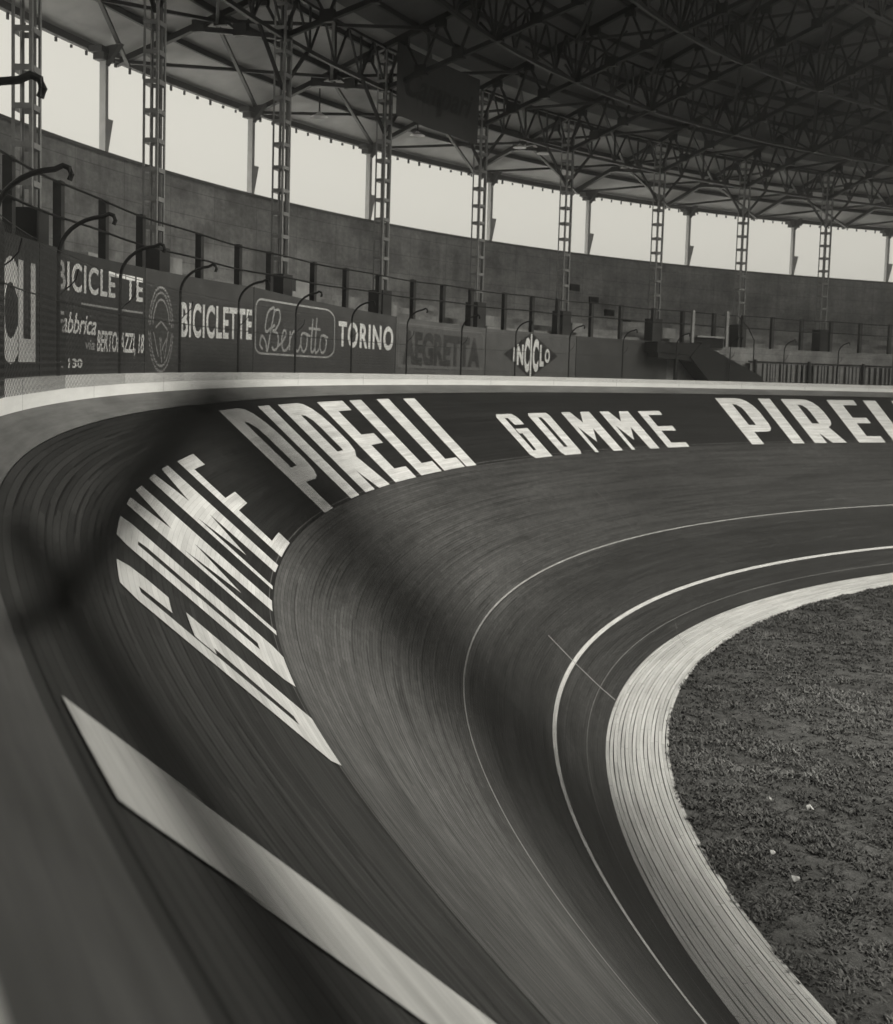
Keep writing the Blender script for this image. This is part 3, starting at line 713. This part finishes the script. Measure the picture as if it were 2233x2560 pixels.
for s in CR:
    mb = MB(); os_ = np.arange(-5.3, OI+.01, 1.0)
    sb = s+.9*(0)
    mb.bar(P(s, -5.4, roofz(-5.4)-.02), P(s, OI, roofz(OI)-.02), .12, .12)
    os2 = [o for o in np.arange(-3.4, OI, .95)]
    for a, b in zip(os2[:-1], os2[1:]): mb.bar(P(s, a, bot(a)), P(s, b, bot(b)), .10, .10)
    for i, (a, b) in enumerate(zip(os2[:-1], os2[1:])):
        mid = (a+b)/2
        mb.bar(P(s, a, bot(a)), P(s, mid, roofz(mid)-.05), .05); mb.bar(P(s, mid, roofz(mid)-.05), P(s, b, bot(b)), .05)
    t_, n_in = dirs(s)
    for i, (a, b) in enumerate(zip(os2[:-1], os2[1:])):
        mid = (a+b)/2
        mb.box(P(s, a, bot(a)+.06), n_in, t_, Vector((0, 0, 1)), .30, .125, .24); mb.box(P(s, mid, roofz(mid)-.12), n_in, t_, Vector((0, 0, 1)), .26, .10, .2)
    mb.build('radial_truss', M['steel_dark'], roof)
for o in (-1.5, 1.3, 4.1, 6.9, 9.6):
    mb = MB(); dep = float(roofz(o)-bot(o))
    for s0_, s1_ in zip(CR[:-1], CR[1:]):
        n = 4; ks = np.linspace(s0_, s1_, n+1)
        for a, b in zip(ks[:-1], ks[1:]):
            md = (a+b)/2
            mb.bar(P(a, o, bot(o)), P(b, o, bot(o)), .08, .08); mb.bar(P(a, o, roofz(o)-.06), P(b, o, roofz(o)-.06), .06, .06)
            mb.bar(P(a, o, bot(o)), P(md, o, roofz(o)-.06), .04); mb.bar(P(md, o, roofz(o)-.06), P(b, o, bot(o)), .04)
            mb.bar(P(a, o, bot(o)), P(a, o, roofz(o)-.06), .04)
    mb.build('ring_truss', M['steel_dark'], roof)
# flat wind bracing and knee braces
mb = MB()
for s0_, s1_ in zip(CR[:-1], CR[1:]):
    for oa, ob in ((-5.1, -3.0), (-3.0, -.4), (1.3, 4.1), (4.1, 6.9)):
        dz = -.1
        mb.bar(P(s0_, oa, roofz(oa)+dz), P(s1_, ob, roofz(ob)+dz), .07); mb.bar(P(s1_, oa, roofz(oa)+dz-.05), P(s0_, ob, roofz(ob)+dz-.05), .07)
mb.build('wind_bracing', M['steel'], roof)
mb = MB()
for s in CR:
    for sg in (-1, 1):
        mb.bar(P(s, -1.5, roofz(-1.5)-2.0), P(s+sg*1.0, -1.5, bot(-1.5)), .06)
        for o in (1.3, 4.1, 6.9):
            mb.bar(P(s, o, bot(o)), P(s+sg*1.0, o+.9, roofz(o+.9)-.06), .045); mb.bar(P(s, o, bot(o)), P(s+sg*1.0, o-.9, roofz(o-.9)-.06), .045)
mb.build('knee_braces', M['steel_dark'], roof)

# cloth banner hanging from the roof between two columns
bn = tag(empty('hanging_banner'), 'large dark grey script banner hanging under the roof between two columns', 'banner')
mb = MB(); ssb = np.linspace(28.0, 31.7, 14)
for i in range(13):
    a, b = ssb[i], ssb[i+1]
    for (o1, fl) in ((-1.0, 0), (-1.012, 1)):
        q = [P(a, o1+.03*math.sin(i*.9), 5.72), P(b, o1+.03*math.sin((i+1)*.9), 5.72), P(b, o1, 7.35), P(a, o1, 7.35)]
        mb.quad(*(q if not fl else q[::-1]))
mb.build('cloth', M['banner'], bn)
on_board(bn, 'lettering', text_bm('Campari', 3.0, .85, .02, .45), 28.35, 6.05, M['banner_ink'], lift=.05, o=-1.0)

# enamel pendant lamps
def lamp():
    root = empty('pendant_lamp'); mb = MB(); prof = [(.03, .10), (.05, .08), (.08, .05), (.19, .0), (.20, -.015), (.185, -.015), (.07, .035), (.0, .04)]
    n = 20; vs = []; fs = []
    for r_, z_ in prof:
        for k in range(n): a = 2*math.pi*k/n; vs.append((r_*math.cos(a), r_*math.sin(a), z_))
    for i in range(len(prof)-1):
        for k in range(n): fs.append((i*n+k, i*n+(k+1) % n, (i+1)*n+(k+1) % n, (i+1)*n+k))
    mb.add(vs, fs); mb.build('lamp_shade', M['lamp_enamel'], root, True)
    mb = MB(); mb.tube([(0, 0, .09), (0, 0, .62)], .018, 6); mb.build('stem', M['steel_dark'], root); return root
l0 = lamp(); lamps = [(27.15, -2.5, 5.60, 'white enamel lamp hanging between the second and third lattice columns'), (35.55, -2.5, 7.30, 'left one of two white enamel lamps under the dark roof middle'),
    (36.6, -2.5, 7.50, 'right one of two white enamel lamps under the dark roof middle'), (31.15, -2.5, 5.98, 'enamel lamp hanging just below the script banner')]
for i, (s, o, z, lb) in enumerate(lamps):
    c = l0 if i == len(lamps)-1 else copy_tree(l0)
    z = min(z, roofz(o)-.62)
    c.matrix_world = Matrix.Translation(P(s, o, z)); tag(c, lb, 'lamp', 'enamel pendant lamps under the roof')

# ------------------------------------------------------------------ grass and litter on the infield
def vnoise(x, y, seed=0):
    xi = np.floor(x).astype(int); yi = np.floor(y).astype(int); fx = x-xi; fy = y-yi; fx = fx*fx*(3-2*fx); fy = fy*fy*(3-2*fy)
    def hsh(a, b): v_ = np.sin(a*127.1+b*311.7+seed*74.7)*43758.5453; return v_-np.floor(v_)
    return (hsh(xi, yi)*(1-fx)+hsh(xi+1, yi)*fx)*(1-fy)+(hsh(xi, yi+1)*(1-fx)+hsh(xi+1, yi+1)*fx)*fy
NG = 90000
gs_ = rng.uniform(6, 60, NG*2); go_ = 6.905+.012*vnoise(gs_*3.0, gs_*0.7, 5)+rng.random(NG*2)**1.3*14
pp = P3(gs_, go_, -5.645)
rel = pp-np.array([0, 0, Z0]); dpt = rel@np.array(fw); xx = rel@np.array(rx)/dpt
keep = (dpt > 3) & (xx > -.05) & (xx < .5)
pp = pp[keep][:NG]; n = len(pp)
dn = vnoise(pp[:, 0]*2.2, pp[:, 1]*2.2, 1)*.6+vnoise(pp[:, 0]*6, pp[:, 1]*6, 2)*.4
big = vnoise(pp[:, 0]*.5, pp[:, 1]*.5, 3)
k3 = rng.random(n) < np.clip((dn-.30)*3.2, .12, 1); pp = pp[k3]; dn = dn[k3]; big = big[k3]; n = len(pp)
BL = 5; ang = rng.random((n, BL))*2*np.pi; hgt = (.018+.040*rng.random((n, BL)))*(.4+dn[:, None]); lean = .02+.07*rng.random((n, BL)); wd = .007+.010*rng.random((n, BL))
cx_ = pp[:, 0, None]+rng.normal(0, .03, (n, BL)); cy_ = pp[:, 1, None]+rng.normal(0, .03, (n, BL)); cz_ = np.repeat(pp[:, 2, None], BL, 1)
ca, sa = np.cos(ang), np.sin(ang)
v0 = np.stack([cx_-sa*wd, cy_+ca*wd, cz_], -1); v1 = np.stack([cx_+sa*wd, cy_-ca*wd, cz_], -1)
v2 = np.stack([cx_+ca*lean*.5+sa*wd*.7, cy_+sa*lean*.5-ca*wd*.7, cz_+hgt*.7], -1); v3 = np.stack([cx_+ca*lean*.5-sa*wd*.7, cy_+sa*lean*.5+ca*wd*.7, cz_+hgt*.7], -1)
v4 = np.stack([cx_+ca*lean, cy_+sa*lean, cz_+hgt], -1)
V = np.stack([v0, v1, v2, v3, v4], 2).reshape(-1, 3); nbl = n*BL
i5 = np.arange(nbl)*5
me = bpy.data.meshes.new('grass'); me.vertices.add(len(V)); me.vertices.foreach_set('co', V.ravel())
loops = np.stack([i5, i5+1, i5+2, i5+3, i5+3, i5+2, i5+4], -1).ravel()
me.loops.add(len(loops)); me.loops.foreach_set('vertex_index', loops)
ls = np.stack([np.arange(nbl)*7, np.arange(nbl)*7+4], -1).ravel(); lt = np.tile([4, 3], nbl)
me.polygons.add(2*nbl); me.polygons.foreach_set('loop_start', ls); me.polygons.foreach_set('loop_total', lt); me.update(); me.validate()
tone = (.065+.13*rng.random((n, BL)))*(.25+1.3*dn[:, None]**1.5)*(.7+.6*big[:, None])
at = me.attributes.new('tone', 'FLOAT', 'POINT'); at.data.foreach_set('value', np.repeat(tone.ravel(), 5))
tag(link('grass', me, M['grass_blade']), 'short tufty dark grass covering the infield', 'grass', kind='stuff')
for (s, o, r_, lb) in ((16.31, 8.05, .07, 'upright pale paper scrap on the grass, second farthest'), (15.9, 8.52, .085, 'bent pale paper scrap nearest the right picture edge'), (15.35, 7.52, .05, 'small pale paper scrap nearest the apron planks'),
    (13.83, 7.65, .06, 'pale paper scrap in the middle of the lower grass'), (12.85, 7.69, .075, 'pale crumpled paper scrap lowest on the grass')):
    r_ *= .7; mb = MB(); c = P(s, o, -5.62); vs = []
    for k in range(9):
        a = 2*math.pi*k/9; q = r_*(.6+.5*random.random()); vs.append(c+Vector((q*math.cos(a), q*math.sin(a), .02+.05*random.random())))
    vs.append(c+Vector((0, 0, .07)))
    mb.add(vs, [(k, (k+1) % 9, 9) for k in range(9)]); vs2 = [v+Vector((0, 0, -.006)) for v in vs]; mb.add(vs2, [((k+1) % 9, k, 9) for k in range(9)])
    tag(mb.build('paper_scrap', M['paper']), lb, 'litter', 'paper scraps on the grass')

# ------------------------------------------------------------------ thin haze added to imitate the glow round the bright openings
mb = MB(); mb.box((0, 0, 8.0), Vector((1, 0, 0)), Vector((0, 1, 0)), Vector((0, 0, 1)), 1420, 1420, 19.0)
hz = bpy.data.materials.new('haze'); hz.use_nodes = True; ht = hz.node_tree; ht.nodes.clear()
pv = ht.nodes.new('ShaderNodeVolumePrincipled'); ho = ht.nodes.new('ShaderNodeOutputMaterial'); ht.links.new(pv.outputs[0], ho.inputs['Volume'])
pv.inputs['Color'].default_value = (1, 1, 1, 1); pv.inputs['Density'].default_value = 0.0055; pv.inputs['Anisotropy'].default_value = 0.92
tag(mb.build('haze', hz), 'thin haze added for the glow round the bright openings', 'haze', kind='stuff')
